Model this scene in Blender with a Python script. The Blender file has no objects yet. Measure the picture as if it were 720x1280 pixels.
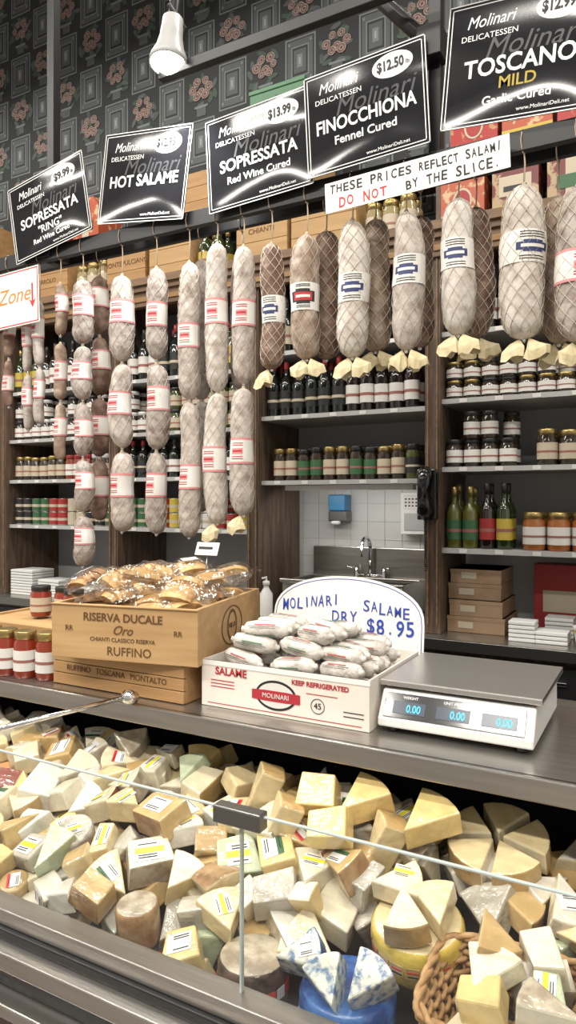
import bpy, math, random, bmesh
from mathutils import Matrix, Vector
random.seed(7)
R=random.Random(11)
pi=math.pi
def T(x,y,z): return Matrix.Translation((x,y,z))
def RX(a): return Matrix.Rotation(a,4,'X')
def RY(a): return Matrix.Rotation(a,4,'Y')
def RZ(a): return Matrix.Rotation(a,4,'Z')
def SC(x,y,z): return Matrix.Diagonal((x,y,z,1))

# ---------------------------------------------------------------- materials
MATS={}
def mk(name,col,rough=.5,metal=0,col2=None,ns=20,lo=.4,hi=.6,bump=0,bs=60,coat=0,emit=0,stretch=None,ior=1.45,det=4,bd=.01,spec=.5,bdet=3):
    if name in MATS: return MATS[name]
    m=bpy.data.materials.new(name); m.use_nodes=True
    nt=m.node_tree; b=nt.nodes['Principled BSDF']
    b.inputs['Base Color'].default_value=(*col,1)
    b.inputs['Roughness'].default_value=rough
    b.inputs['Metallic'].default_value=metal
    b.inputs['IOR'].default_value=ior
    b.inputs['Specular IOR Level'].default_value=spec
    if coat:
        b.inputs['Coat Weight'].default_value=coat
        b.inputs['Coat Roughness'].default_value=.08
    if emit:
        b.inputs['Emission Color'].default_value=(*col,1)
        b.inputs['Emission Strength'].default_value=emit
    tc=nt.nodes.new('ShaderNodeTexCoord'); src=tc.outputs['Object']
    if stretch:
        mp=nt.nodes.new('ShaderNodeMapping'); mp.inputs['Scale'].default_value=stretch
        nt.links.new(src,mp.inputs['Vector']); src=mp.outputs['Vector']
    if col2 is not None:
        n=nt.nodes.new('ShaderNodeTexNoise'); n.inputs['Scale'].default_value=ns; n.inputs['Detail'].default_value=det
        nt.links.new(src,n.inputs['Vector'])
        r=nt.nodes.new('ShaderNodeValToRGB')
        r.color_ramp.elements[0].position=lo; r.color_ramp.elements[0].color=(*col,1)
        r.color_ramp.elements[1].position=hi; r.color_ramp.elements[1].color=(*col2,1)
        nt.links.new(n.outputs['Fac'],r.inputs['Fac']); nt.links.new(r.outputs['Color'],b.inputs['Base Color'])
    if bump:
        n=nt.nodes.new('ShaderNodeTexNoise'); n.inputs['Scale'].default_value=bs; n.inputs['Detail'].default_value=bdet
        nt.links.new(src,n.inputs['Vector'])
        bp=nt.nodes.new('ShaderNodeBump'); bp.inputs['Strength'].default_value=bump; bp.inputs['Distance'].default_value=bd
        nt.links.new(n.outputs['Fac'],bp.inputs['Height']); nt.links.new(bp.outputs['Normal'],b.inputs['Normal'])
        if coat: nt.links.new(bp.outputs['Normal'],b.inputs['Coat Normal'])
    MATS[name]=m; return m
def mkglass(name,tint,glossy=1.0,bump=0,bs=30,base=0.04,rough=.02):
    m=bpy.data.materials.new(name); m.use_nodes=True; nt=m.node_tree; nt.nodes.clear()
    o=nt.nodes.new('ShaderNodeOutputMaterial'); mx=nt.nodes.new('ShaderNodeMixShader')
    tr=nt.nodes.new('ShaderNodeBsdfTransparent'); tr.inputs[0].default_value=(*tint,1)
    gl=nt.nodes.new('ShaderNodeBsdfGlossy'); gl.inputs['Roughness'].default_value=rough; gl.inputs[0].default_value=(glossy,glossy,glossy,1)
    lw=nt.nodes.new('ShaderNodeLayerWeight'); lw.inputs['Blend'].default_value=.5
    pw=nt.nodes.new('ShaderNodeMath'); pw.operation='POWER'; pw.inputs[1].default_value=5
    ad=nt.nodes.new('ShaderNodeMath'); ad.operation='MULTIPLY_ADD'; ad.inputs[1].default_value=.9; ad.inputs[2].default_value=base; ad.use_clamp=True
    nt.links.new(lw.outputs['Facing'],pw.inputs[0]); nt.links.new(pw.outputs[0],ad.inputs[0]); nt.links.new(ad.outputs[0],mx.inputs[0])
    nt.links.new(tr.outputs[0],mx.inputs[1]); nt.links.new(gl.outputs[0],mx.inputs[2]); nt.links.new(mx.outputs[0],o.inputs[0])
    if bump:
        n=nt.nodes.new('ShaderNodeTexNoise'); n.inputs['Scale'].default_value=bs
        tc=nt.nodes.new('ShaderNodeTexCoord'); nt.links.new(tc.outputs['Object'],n.inputs['Vector'])
        bp=nt.nodes.new('ShaderNodeBump'); bp.inputs['Strength'].default_value=bump; bp.inputs['Distance'].default_value=.02
        nt.links.new(n.outputs['Fac'],bp.inputs['Height']); nt.links.new(bp.outputs[0],gl.inputs['Normal'])
    return m
steel=mk('steel',(.46,.44,.41),.28,.9,col2=(.36,.34,.31),ns=4,lo=.3,hi=.7,stretch=(1,12,12),bump=.05,bs=8)
steel_d=mk('steel_dark',(.22,.22,.21),.35,1)
chrome=mk('chrome',(.75,.75,.75),.12,1)
black=mk('black_paint',(.012,.012,.013),.4)
blackgl=mk('black_gloss',(.008,.008,.009),.15,coat=.5)
signblk=mk('sign_laminate',(.011,.011,.013),.10,bump=1.0,bs=2.6,bd=.040,spec=.5,bdet=0,stretch=(1,1,1.6))
white=mk('white_print',(.82,.82,.81),.5)
grey_print=mk('grey_print',(.030,.031,.034),.4)
paper=mk('paper_white',(.80,.78,.74),.6,bump=.1,bs=20)
ink_b=mk('ink_blue',(.03,.06,.35),.6); ink_r=mk('ink_red',(.6,.03,.03),.6); ink_k=mk('ink_black',(.02,.02,.02),.6)
ink_o=mk('ink_orange',(.85,.22,.03),.6); gold=mk('ink_gold',(.40,.29,.03),.5)
wood=mk('crate_wood',(.44,.26,.11),.6,col2=(.33,.18,.07),ns=3,lo=.3,hi=.7,stretch=(1,8,14),bump=.1,bs=30)
wood2=mk('crate_wood_light',(.50,.32,.15),.6,col2=(.39,.235,.10),ns=3,lo=.3,hi=.7,stretch=(1,8,14))
wood_d=mk('post_wood',(.075,.05,.033),.5,col2=(.13,.085,.06),ns=5,stretch=(8,8,1))
trimw=mk('cornice_wood',(.22,.13,.07),.5,col2=(.15,.09,.05),ns=5,stretch=(1,8,8))
wood_ink=mk('crate_ink',(.12,.055,.02),.7)
shelfgrey=mk('shelf_paint',(.42,.42,.41),.5)
wallgrey=mk('wall_paint_grey',(.68,.68,.66),.5,col2=(.62,.62,.60),ns=2)
tilej=mk('tile_joint',(.40,.40,.39),.7)
shelfback=mk('shelf_back_paint',(.34,.34,.34),.7)
darkwall=mk('wallpaper_ground',(.024,.026,.028),.7)
wp1=mk('wallpaper_grey',(.16,.175,.18),.7); wp2=mk('wallpaper_mid',(.08,.088,.092),.7); wp3=mk('wallpaper_light',(.27,.285,.285),.7)
rose=mk('wallpaper_rose',(.33,.25,.21),.7,col2=(.20,.14,.12),ns=60); rose2=mk('wallpaper_rose_dark',(.10,.05,.05),.7); leaf=mk('wallpaper_leaf',(.05,.075,.055),.7)
floorm=mk('floor_tile',(.12,.10,.09),.4,col2=(.2,.17,.15),ns=6)
ceilm=mk('ceiling_paint',(.5,.5,.48),.8)
cardboard=mk('cardboard',(.30,.19,.11),.7,col2=(.36,.24,.15),ns=8)
carton=mk('carton_white',(.80,.75,.67),.55,col2=(.72,.66,.58),ns=6,lo=.35,hi=.7)
plastw=mk('plastic_white',(.74,.73,.70),.35)
lcd=mk('lcd_blue',(.01,.025,.05),.2); digit=mk('lcd_digit',(.06,.45,.75),.5,emit=.8)
glass=mkglass('clear_glass',(.96,.975,.97),base=.07)
cello=mkglass('cellophane',(.97,.965,.95),bump=1.0,bs=22,base=.12,rough=.08)
# ---------------------------------------------------------------- builder
class MB:
    def __init__(s): s.v=[];s.f=[];s.m=[];s.sm=[];s.mats=[]
    def mi(s,mat):
        if mat not in s.mats: s.mats.append(mat)
        return s.mats.index(mat)
    def add(s,vs,fs,mat,M=None,smooth=False):
        o=len(s.v)
        for p in vs:
            q=Vector(p)
            if M is not None: q=M@q
            s.v.append(q)
        for i,f in enumerate(fs):
            s.f.append([o+k for k in f])
            mm=mat[i] if isinstance(mat,list) else mat
            s.m.append(s.mi(mm)); s.sm.append(smooth)
    def box(s,x0,x1,y0,y1,z0,z1,mat,M=None):
        vs=[(x0,y0,z0),(x1,y0,z0),(x1,y1,z0),(x0,y1,z0),(x0,y0,z1),(x1,y0,z1),(x1,y1,z1),(x0,y1,z1)]
        fs=[(0,3,2,1),(4,5,6,7),(0,1,5,4),(1,2,6,5),(2,3,7,6),(3,0,4,7)]
        s.add(vs,fs,mat,M)
    def quad(s,a,b,c,d,mat,M=None): s.add([a,b,c,d],[(0,1,2,3)],mat,M)
    def lathe(s,prof,mat,M=None,n=16,smooth=True):
        vs=[];fs=[];ms=[]
        for p in prof:
            for k in range(n):
                a=2*pi*k/n; vs.append((p[0]*math.cos(a),p[0]*math.sin(a),p[1]))
        for i in range(len(prof)-1):
            mm=prof[i][2] if len(prof[i])>2 else mat
            for k in range(n):
                fs.append((i*n+k,i*n+(k+1)%n,(i+1)*n+(k+1)%n,(i+1)*n+k)); ms.append(mm)
        s.add(vs,fs,ms,M,smooth)
        L=len(prof)-1
        if prof[0][0]>1e-5: s.add([vs[k] for k in range(n)],[tuple(reversed(range(n)))],ms[0],M)
        if prof[L][0]>1e-5: s.add([vs[L*n+k] for k in range(n)],[tuple(range(n))],ms[-1],M)
    def tube(s,pts,r,mat,n=6,closed=False,M=None):
        pts=[Vector(p) for p in pts]; N=len(pts); vs=[];fs=[]
        for i,p in enumerate(pts):
            if closed: t=pts[(i+1)%N]-pts[i-1]
            else: t=pts[min(i+1,N-1)]-pts[max(i-1,0)]
            t.normalize(); u=t.cross(Vector((0,0,1)))
            if u.length<.05: u=t.cross(Vector((0,1,0)))
            u.normalize(); w=t.cross(u)
            rr=r[i] if isinstance(r,list) else r
            for k in range(n):
                a=2*pi*k/n; vs.append(p+(u*math.cos(a)+w*math.sin(a))*rr)
        for i in range(N if closed else N-1):
            j=(i+1)%N
            for k in range(n): fs.append((i*n+k,i*n+(k+1)%n,j*n+(k+1)%n,j*n+k))
        if not closed: fs.append(tuple(range(n))); fs.append(tuple((N-1)*n+k for k in range(n)))
        s.add(vs,fs,mat,M,True)
    def prism(s,poly,z0,z1,mat,side=None,M=None,top=None):
        n=len(poly); tp=top or [(p[0],p[1],z1) for p in poly]
        vs=[(p[0],p[1],z0) for p in poly]+tp
        fs=[tuple(reversed(range(n))),tuple(range(n,2*n))]; ms=[mat,mat]
        for k in range(n):
            fs.append((k,(k+1)%n,n+(k+1)%n,n+k))
            ms.append((side[k] if isinstance(side,list) else side) or mat)
        s.add(vs,fs,ms,M)
    def obj(s,name,parent=None,bevel=0,recenter=True,loc=None,rot=None,seg=2,recalc=True):
        me=bpy.data.meshes.new(name)
        c=Vector((0,0,0))
        if recenter and parent is None and loc is None:
            mn=Vector([min(v[i] for v in s.v) for i in range(3)]); mx=Vector([max(v[i] for v in s.v) for i in range(3)])
            c=(mn+mx)/2; c.z=mn.z
        me.from_pydata([tuple(v-c) for v in s.v],[],s.f)
        for m in s.mats: me.materials.append(m)
        for p,mi,sm in zip(me.polygons,s.m,s.sm): p.material_index=mi; p.use_smooth=sm
        if recalc:
            bm=bmesh.new(); bm.from_mesh(me); bmesh.ops.recalc_face_normals(bm,faces=bm.faces); bm.to_mesh(me); bm.free()
        ob=bpy.data.objects.new(name,me); bpy.context.collection.objects.link(ob)
        ob.location=c if loc is None else loc
        if rot: ob.rotation_euler=rot
        if parent is not None: ob.parent=parent
        if bevel:
            md=ob.modifiers.new('bev','BEVEL'); md.width=bevel; md.segments=seg; md.limit_method='ANGLE'; md.angle_limit=math.radians(35)
        return ob
def empty(name,loc=(0,0,0),rot=(0,0,0)):
    e=bpy.data.objects.new(name,None); e.empty_display_size=.05; bpy.context.collection.objects.link(e)
    e.location=loc; e.rotation_euler=rot; return e
def text(body,size,M,mat,parent,name='lettering',align='CENTER',shear=0,bold=0,sx=1,spacing=1,thick=.0004,fit=None):
    cu=bpy.data.curves.new(name,'FONT'); cu.body=body; cu.size=size; cu.align_x=align; cu.align_y='CENTER'; cu.shear=shear; cu.offset=bold; cu.space_character=spacing
    cu.extrude=thick; cu.resolution_u=3
    o=bpy.data.objects.new(name,cu); bpy.context.collection.objects.link(o)
    dg=bpy.context.evaluated_depsgraph_get()
    me=bpy.data.meshes.new_from_object(o.evaluated_get(dg)); bpy.data.objects.remove(o)
    me.materials.clear(); me.materials.append(mat)
    if fit and len(me.vertices):
        wd=max(v.co.x for v in me.vertices)-min(v.co.x for v in me.vertices); sx=fit/wd
    me.transform(M@SC(sx,1,1))
    ob=bpy.data.objects.new(name,me); bpy.context.collection.objects.link(ob); ob.parent=parent
    return ob
FR=RX(pi/2)   # text facing -Y
# ---------------------------------------------------------------- jars / bottles
def jar(mb,x,y,z,h,r,body,label,lid,n=14,l1=.62):
    M=T(x,y,z)
    mb.lathe([(r*.9,0,body),(r,.01,body),(r,h*.74,body),(r*.86,h*.82,body),(r*.86,h*.83,lid),(r*.93,h*.84,lid),(r*.93,h*.985,lid),(r*.88,h,lid)],body,M,n)
    mb.lathe([(r+.001,h*.16),(r+.001,h*l1)],label,M,n)
    mb.lathe([(r+.0016,h*.34),(r+.0016,h*.40)],l_r2 if label is not l_k else l_c,M,n)
def bottle(mb,x,y,z,h,r,body,label,cap,n=14):
    M=T(x,y,z)
    mb.lathe([(r*.9,0,body),(r,.008,body),(r,h*.58,body),(r*.8,h*.66,body),(r*.4,h*.74,body),(r*.34,h*.8,body),(r*.34,h*.86,cap),(r*.38,h*.865,cap),(r*.38,h*.99,cap),(r*.3,h,cap)],body,M,n)
    mb.lathe([(r+.001,h*.14),(r+.001,h*.46)],label,M,n)
    mb.lathe([(r+.0016,h*.26),(r+.0016,h*.31)],l_r2 if label is not l_k else l_c,M,n)
def can(mb,x,y,z,h,r,label):
    mb.lathe([(r*.97,0,steel),(r,.003,steel),(r,.006,label),(r,h*.35,l_c),(r,h*.55,label),(r,h-.006,label),(r,h-.003,steel),(r*.95,h,steel),(r*.93,h-.003,steel)],label,T(x,y,z),14)
C=lambda n,c,rough=.3,**k: mk(n,c,rough,**k)
j_dark=C('preserve_dark',(.03,.02,.012),.12,coat=.6); j_green=C('olive_green',(.055,.065,.015),.12,coat=.6); j_red=C('sauce_red',(.22,.03,.012),.15,coat=.6)
j_org=C('relish_orange',(.30,.10,.025),.15,coat=.6); j_tan=C('artichoke_tan',(.30,.24,.12),.15,coat=.6)
l_w=C('label_white',(.68,.66,.62),.45); l_c=C('label_cream',(.50,.43,.32),.45); l_g=C('label_green',(.04,.12,.05),.45); l_r=C('label_red',(.33,.03,.03),.45); l_b=C('label_blue',(.05,.08,.22),.45); l_y=C('label_yellow',(.50,.38,.06),.45); l_k=C('label_black',(.02,.02,.02),.45)
l_r2=C('label_accent',(.30,.12,.10),.5)
lid_k=C('lid_black',(.02,.02,.02),.3); lid_g=C('lid_gold',(.38,.28,.11),.3,metal=.8); lid_r=C('lid_red',(.30,.03,.03)); lid_w=C('lid_white',(.6,.6,.58))
b_wine=C('bottle_wine',(.008,.01,.008),.08,coat=.8); b_green=C('bottle_oil_green',(.02,.035,.008),.08,coat=.8); b_oil=C('bottle_oil_gold',(.10,.095,.015),.08,coat=.8); b_bals=C('bottle_balsamic',(.015,.008,.006),.08,coat=.8)
# ---------------------------------------------------------------- room shell
mb=MB(); mb.box(-6.3,3,-2,4.2,-.1,0,floorm); mb.obj('floor')
mb=MB(); mb.box(-6.3,3,-2,4.2,5.6,5.7,ceilm); mb.obj('ceiling')
mb=MB(); mb.box(-6.3,3,3.6,3.7,0,2.9,wallgrey)
for i in range(1,9): mb.box(-1.87,-.97,3.597,3.601,1.0+i*.1,1.0018+i*.1,tilej)
for i in range(9): mb.box(-1.86+i*.1,-1.8582+i*.1,3.597,3.601,1.0,1.72,tilej)
mb.box(-6.3,3,3.6,3.7,2.9,5.6,darkwall)
cw,ch=.235,.30
for ix in range(-26,8):
    for iz in range(9):
        cx=ix*cw; cz=2.98+iz*ch
        y=3.6
        if (ix+iz)%2==0:
            def rect(w,h,mat,d): mb.box(cx-w,cx+w,y-d,y+.001,cz-h,cz+h,mat)
            rect(.100,.145,wp1,.002); rect(.090,.135,darkwall,.003); rect(.083,.127,wp2,.004)
            rect(.058,.090,wp1,.005); rect(.050,.082,darkwall,.006); rect(.040,.068,wp2,.007); rect(.018,.038,wp1,.008); rect(.006,.020,wp3,.009)
            for sx in(-1,1):
                for sz in(-1,1): mb.box(cx+sx*.070-.007,cx+sx*.070+.007,y-.006,y,cz+sz*.108-.009,cz+sz*.108+.009,wp1)
        else:
            rr=random.Random(ix*31+iz)
            for k in range(16):
                a=rr.uniform(-.5,pi+.5) if k<10 else rr.uniform(pi,2*pi); d=rr.uniform(.05,.115)
                px,pz=cx+d*math.cos(a),cz+.01+d*math.sin(a)*1.1
                mb.lathe([(.004,0),(.036,.0),(.036,.0008),(.001,.001)],leaf if k%3 else wp2,T(px,y-.001-k*.0001,pz)@RX(pi/2)@RZ(rr.uniform(0,3))@SC(1,.42,1),7,False)
            pos=[(0,.015)]+[((.058+rr.uniform(-.008,.012))*math.cos(a),.04+.05*math.sin(a)) for a in (0.,1.05,2.1,3.14,4.2,5.2)]
            for q,(dx,dz) in enumerate(pos):
                P=T(cx+dx,y-.003-.0003*q,cz+dz)@RX(pi/2); s_=rr.uniform(.75,1.05)
                mb.lathe([(.001,0),(.030*s_,.0),(.030*s_,.001),(.023*s_,.001)],rose,P,9,False)
                mb.lathe([(.023*s_,.0011),(.017*s_,.0012)],rose2,P,9,False)
                mb.lathe([(.017*s_,.0013),(.009*s_,.0014)],rose,P,8,False); mb.lathe([(.009*s_,.0014),(.001,.0015)],rose2,P,8,False)
            mb.box(cx-.035,cx+.035,y-.003,y,cz-.135,cz-.075,wp2); mb.box(cx-.05,cx+.05,y-.004,y,cz-.083,cz-.068,wp1)
mb.obj('wall_back')
mb=MB(); mb.box(-6.4,-6.3,-2,4.2,0,5.6,wallgrey); mb.obj('wall_left')
mb=MB(); mb.box(3,3.1,-2,4.2,0,5.6,wallgrey); mb.obj('wall_right')
# ---------------------------------------------------------------- shelving unit
posts=[-4.78,-3.82,-2.86,-1.9,-.94,.02,.98]
mb=MB()
for x in posts:
    mb.box(x-.035,x+.035,3.10,3.56,1.012,2.85,wood_d)
    mb.box(x-.025,x-.018,3.092,3.1,1.05,2.8,trimw); mb.box(x+.018,x+.025,3.092,3.1,1.05,2.8,trimw)
mb.box(-4.85,1.05,3.06,3.58,2.80,2.85,trimw); mb.box(-4.85,1.05,3.04,3.08,2.83,2.87,trimw); mb.box(-4.85,1.05,3.08,3.12,2.72,2.80,trimw); mb.box(-4.85,1.05,3.07,3.08,2.745,2.77,wood)
def bay(i,zs,backz0):
    x0,x1=posts[i]+.035,posts[i+1]-.035
    for z in zs: 
        mb.box(x0,x1,3.13,3.55,z-.022,z,shelfgrey)
        for k in range(5):
            xx=x0+.08+k*(x1-x0-.1)/5; mb.box(xx,xx+.035,3.127,3.13,z-.02,z-.002,l_w)
    mb.box(x0,x1,3.55,3.57,backz0,2.80,shelfback)
bay(0,[2.32,2.01,1.75,1.46],1.012); bay(1,[2.32,2.01,1.75,1.46],1.012); bay(2,[2.32,2.01,1.75,1.46],1.012)
bay(3,[2.386,2.055,1.72],1.70); bay(4,[2.386,2.08,1.77,1.40],1.40); bay(5,[2.386,2.08,1.77,1.40],1.012)
mb.box(-4.85,1.05,3.2,3.58,3.23,3.25,wood_d)
for x in posts: mb.box(x-.02,x+.02,3.22,3.26,2.85,3.23,wood_d)
mb.obj('shelving_unit')
# back counter
mb=MB()
mb.box(-5,1.5,3.0,3.59,.97,1.01,steel); 
mb.box(-5,1.5,2.985,3.0,.965,1.012,steel_d)
mb.box(-5,1.5,3.05,3.58,.1,.97,wood_d)
for k in range(12):
    x=-4.9+k*.53; mb.box(x,x+.5,3.035,3.05,.75,.94,black); mb.box(x,x+.5,3.035,3.05,.15,.72,black); mb.box(x+.2,x+.3,3.02,3.035,.86,.875,chrome)
mb.box(-5,1.5,3.1,3.58,0,.1,black)
mb.obj('back_counter',bevel=.002)
# ---------------------------------------------------------------- shelf goods
def row(name,kind,x0,x1,z,h,r,pal,depth=2,y=3.19,stack=1,gap=.002,seed=1,run=3):
    rr=random.Random(seed); mb=MB(); x=x0+r; cnt=0; cur=rr.choice(pal); 
    while x<x1-r:
        if cnt%run==0: cur=rr.choice(pal)
        for d in range(depth):
            for s_ in range(stack):
                if s_>0 and rr.random()<.12: continue
                hh=h*rr.choice([1,1,.95]) if stack==1 else h
                yy=y+d*(2*r+.01)+rr.uniform(-.004,.004)
                if kind=='jar': jar(mb,x,yy,z+.001+s_*h,hh,r,*cur)
                elif kind=='bottle': bottle(mb,x,yy,z+.001,hh,r,*cur)
                else: can(mb,x,yy,z+.001+s_*h,h,r,cur[0])
        cnt+=1; x+=2*r+gap+rr.uniform(0,.004)
    return mb.obj(name)
P_j1=[(j_green,l_k,lid_k),(j_dark,l_g,lid_k),(j_dark,l_c,lid_g),(j_green,l_c,lid_k)]
P_j2=[(j_red,l_w,lid_r),(j_dark,l_w,lid_k),(j_org,l_w,lid_g),(j_dark,l_c,lid_w),(j_dark,l_w,lid_g)]
P_w=[(b_wine,l_w,lid_k),(b_wine,l_k,lid_r),(b_wine,l_c,lid_k),(b_bals,l_w,lid_k)]
P_o=[(b_oil,l_g,lid_g),(b_green,l_y,lid_k),(b_green,l_w,lid_k),(b_bals,l_r,lid_k),(b_green,l_c,lid_g),(b_green,l_g,lid_r)]
row('wine_bottles','bottle',-1.86,-.98,2.055,.285,.036,P_w,seed=3)
row('preserve_jars','jar',-1.82,-.98,1.72,.165,.034,P_j1,seed=4,run=2)
row('wine_bottles','bottle',-1.86,-.98,2.386,.29,.037,P_w,seed=5)
row('sauce_jars','jar',-.90,-.02,2.08,.085,.038,P_j2[1:]+P_j2[1:2],stack=2,seed=16,run=2)
row('sauce_jars','jar',-.90,-.52,1.77,.125,.038,P_j2[1:4],stack=2,seed=7)
row('antipasto_jars','jar',-.50,-.02,1.77,.155,.044,P_j1+[(j_org,l_w,lid_g)],seed=8,run=2)
row('olive_oil_bottles','bottle',-.90,-.58,1.40,.295,.036,[P_o[k] for k in (0,1,3,4)],seed=15,run=1)
row('pepper_jars','jar',-.56,-.02,1.40,.165,.048,[(j_org,l_w,lid_g),(j_red,l_c,lid_g),(j_tan,l_w,lid_g)],seed=10,run=2)
row('wine_bottles','bottle',-.90,-.02,2.386,.30,.037,P_w,seed=11)
row('olive_oil_bottles','bottle',.06,.90,1.40,.29,.042,P_o,seed=12)
row('sauce_jars','jar',.06,.90,1.77,.125,.042,P_j2,stack=2,seed=13)
row('sauce_jars','jar',.06,.90,2.08,.13,.042,P_j2,seed=14)
for b,(x0,x1) in enumerate([(-4.74,-3.86),(-3.78,-2.90),(-2.82,-1.94)]):
    P_c=[(l_r,),(l_g,),(l_y,),(l_k,),(l_w,),(l_r,),(l_c,)]
    row('canned_goods','can',x0,x1,1.46,.085,.037,P_c,stack=2,seed=20+b,run=2)
    row('sauce_jars','jar' if b<2 else 'bottle',x0,x1,1.75,.15 if b<2 else .22,.036,(P_j2+P_j1) if b<2 else P_w,seed=30+b)
    row('preserve_jars','jar',x0,x1,2.01,.125,.038,[(j_dark,l_w,lid_w),(j_dark,l_w,lid_k),(j_green,l_c,lid_k)],stack=2,seed=40+b)
    row('wine_bottles','bottle',x0,x1,2.32,.30,.037,P_w+[(b_green,l_y,lid_g)],seed=50+b)
# ---------------------------------------------------------------- stock on top of shelving
def crate(name,x0,x1,y0,y1,z0,z1,mat,lab=None,rotz=0,ink=wood_ink,size=.05):
    cx,cy=(x0+x1)/2,(y0+y1)/2; e=empty(name,(cx,cy,z0),(0,0,rotz)); w,d,h=(x1-x0)/2,(y1-y0)/2,z1-z0
    mb=MB(); n=3
    for k in range(n): mb.box(-w,w,-d,-d+.012,k*h/n+.001,(k+1)*h/n-.001,mat)
    for k in range(n): mb.box(-w,w,d-.012,d,k*h/n+.001,(k+1)*h/n-.001,mat)
    for sx in (-1,1): mb.box(sx*w-.007-sx*.007,sx*w+.007-sx*.007,-d+.012,d-.012,0,h-.001,mat)
    mb.box(-w+.01,w-.01,-d+.012,d-.012,0,.01,mat); mb.box(-w+.014,w-.014,-d+.012,d-.012,h-.02,h-.008,mat)
    mb.obj('crate_boards',e,bevel=.0015)
    if lab: text(lab,size,T(0,-d-.001,h*.5)@FR,ink,e)
    return e
giftr=mk('gift_box_red',(.36,.03,.025),.35,col2=(.45,.25,.12),ns=25,lo=.55,hi=.62); gifto=mk('gift_box_orange',(.40,.08,.035),.35,col2=(.55,.38,.22),ns=22,lo=.55,hi=.62); tin_g=mk('tin_green',(.05,.15,.07),.35)
giftm=mk('gift_box_maroon',(.14,.02,.02),.35,col2=(.40,.28,.16),ns=18,lo=.55,hi=.6)
def gift(x,y,z,w,d,h,mat,kind=0):
    mb=MB(); mb.box(x-w,x+w,y-d,y+d,z,z+h*.8,mat)
    mb.prism([(-w,0),(w,0),(w*.6,h*.2),(-w*.6,h*.2)],-d,d,mat,M=T(x,y,z+h*.8)@RX(pi/2))
    mb.tube([(x-.03,y,z+h),(x-.02,y,z+h+.04),(x+.02,y,z+h+.04),(x+.03,y,z+h)],.003,lid_g)
    if kind%3==0:
        n=18; mb.prism([(.045*math.cos(2*pi*k/n),.06*math.sin(2*pi*k/n)) for k in range(n)],0,.002,l_c,M=T(x,y-d,z+h*.42)@FR); mb.prism([(.036*math.cos(2*pi*k/n),.05*math.sin(2*pi*k/n)) for k in range(n)],0,.003,l_r,M=T(x,y-d,z+h*.42)@FR)
    elif kind%3==1:
        mb.box(x-w-.001,x+w+.001,y-d-.002,y-d,z+h*.08,z+h*.22,l_y); mb.box(x-w*.7,x+w*.7,y-d-.002,y-d,z+h*.35,z+h*.65,l_c); mb.box(x-w*.5,x+w*.5,y-d-.003,y-d-.001,z+h*.42,z+h*.50,l_k)
    else:
        mb.box(x-w*.25,x+w*.25,y-d-.002,y-d,z,z+h*.8,l_c); mb.box(x-w*.6,x+w*.6,y-d-.003,y-d,z+h*.3,z+h*.5,l_g)
    mb.obj('panettone_box',bevel=.003)
rr=random.Random(5); x=-4.7; k=0
labs=['CHIANTI','','ROSSO','BAROLO','','MONTEPULCIANO','','CLASSICO']
while x<-1.05:
    if k%3==1:
        row('spirit_bottles' if k%2 else 'pickle_jars','bottle' if k%2 else 'jar',x,x+.26,2.87,.27 if k%2 else .2,.042,[(b_green,l_y,lid_g),(b_wine,l_c,lid_r)] if k%2 else [(j_tan,l_c,lid_g)],seed=60+k,run=2); x+=.28
    else:
        w=min(rr.uniform(.28,.38),-.98-x); h=rr.uniform(.24,.34)
        crate('wine_crate',x,x+w,3.14,3.44,2.871,2.871+h,rr.choice([wood,wood2,wood2]),labs[k%8],size=.04); x+=w+rr.uniform(.02,.05)
    k+=1
gm=[gifto,giftr,giftm]
for i in range(8): gift(-.83+.235*i,3.30,2.871,.10,.10,.30,gm[(i*2)%3 if i%2 else i%3],i)
for i,(x,z,m) in enumerate([(-3.55,3.251,giftr),(-3.27,3.251,gifto),(-.80,3.251,giftr),(-.56,3.251,gifto),(-.32,3.251,giftr),(-.06,3.251,giftm),(.2,3.251,giftr)]): gift(x,3.4,z,.11,.11,.30,m,i+1)
crate('wine_crate',-4.6,-4.15,3.25,3.52,3.251,3.55,wood,'ROSSO'); crate('wine_crate',-2.05,-1.62,3.25,3.52,3.251,3.62,wood2,'CHIANTI'); crate('wine_crate',-2.6,-2.2,3.25,3.52,3.251,3.5,wood,'')
e=empty('green_tin_box',(-1.86,3.38,3.64)); mb=MB(); mb.box(-.17,.17,-.1,.1,0,.22,tin_g); mb.box(-.175,.175,-.105,.105,.21,.235,tin_g)
mb.obj('tin',e,bevel=.004)
mb=MB(); mb.prism([(-.10,.13),(-.05,.17),(-.015,.14),(0,.18),(.015,.14),(.05,.17),(.10,.13),(.06,.08),(.03,.085),(.02,.05),(-.02,.05),(-.03,.085),(-.06,.08)],0,.002,black,M=T(0,-.1,0)@RX(pi/2)); mb.obj('eagle_emblem',e)
# ---------------------------------------------------------------- hanging rail
RY0,RZ0=1.95,2.585
mb=MB(); mb.box(-2.75,.75,RY0-.012,RY0+.012,RZ0-.028,RZ0+.028,black)
mb.box(-2.75,.75,2.04,2.06,RZ0-.02,RZ0+.02,black)
for x in (-2.14,-.59,.7):
    mb.box(x-.018,x+.018,RY0+.013,RY0+.05,RZ0-.03,5.6,black); mb.box(x-.03,x+.03,RY0-.02,2.07,RZ0-.015,RZ0+.015,black)
mb.tube([(-.80,1.93,3.16),(-.60,1.95,2.93)],.022,black,8); mb.box(-.63,-.56,1.92,1.99,2.88,2.97,black)
mb.obj('hanging_rail',bevel=.002)
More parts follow.
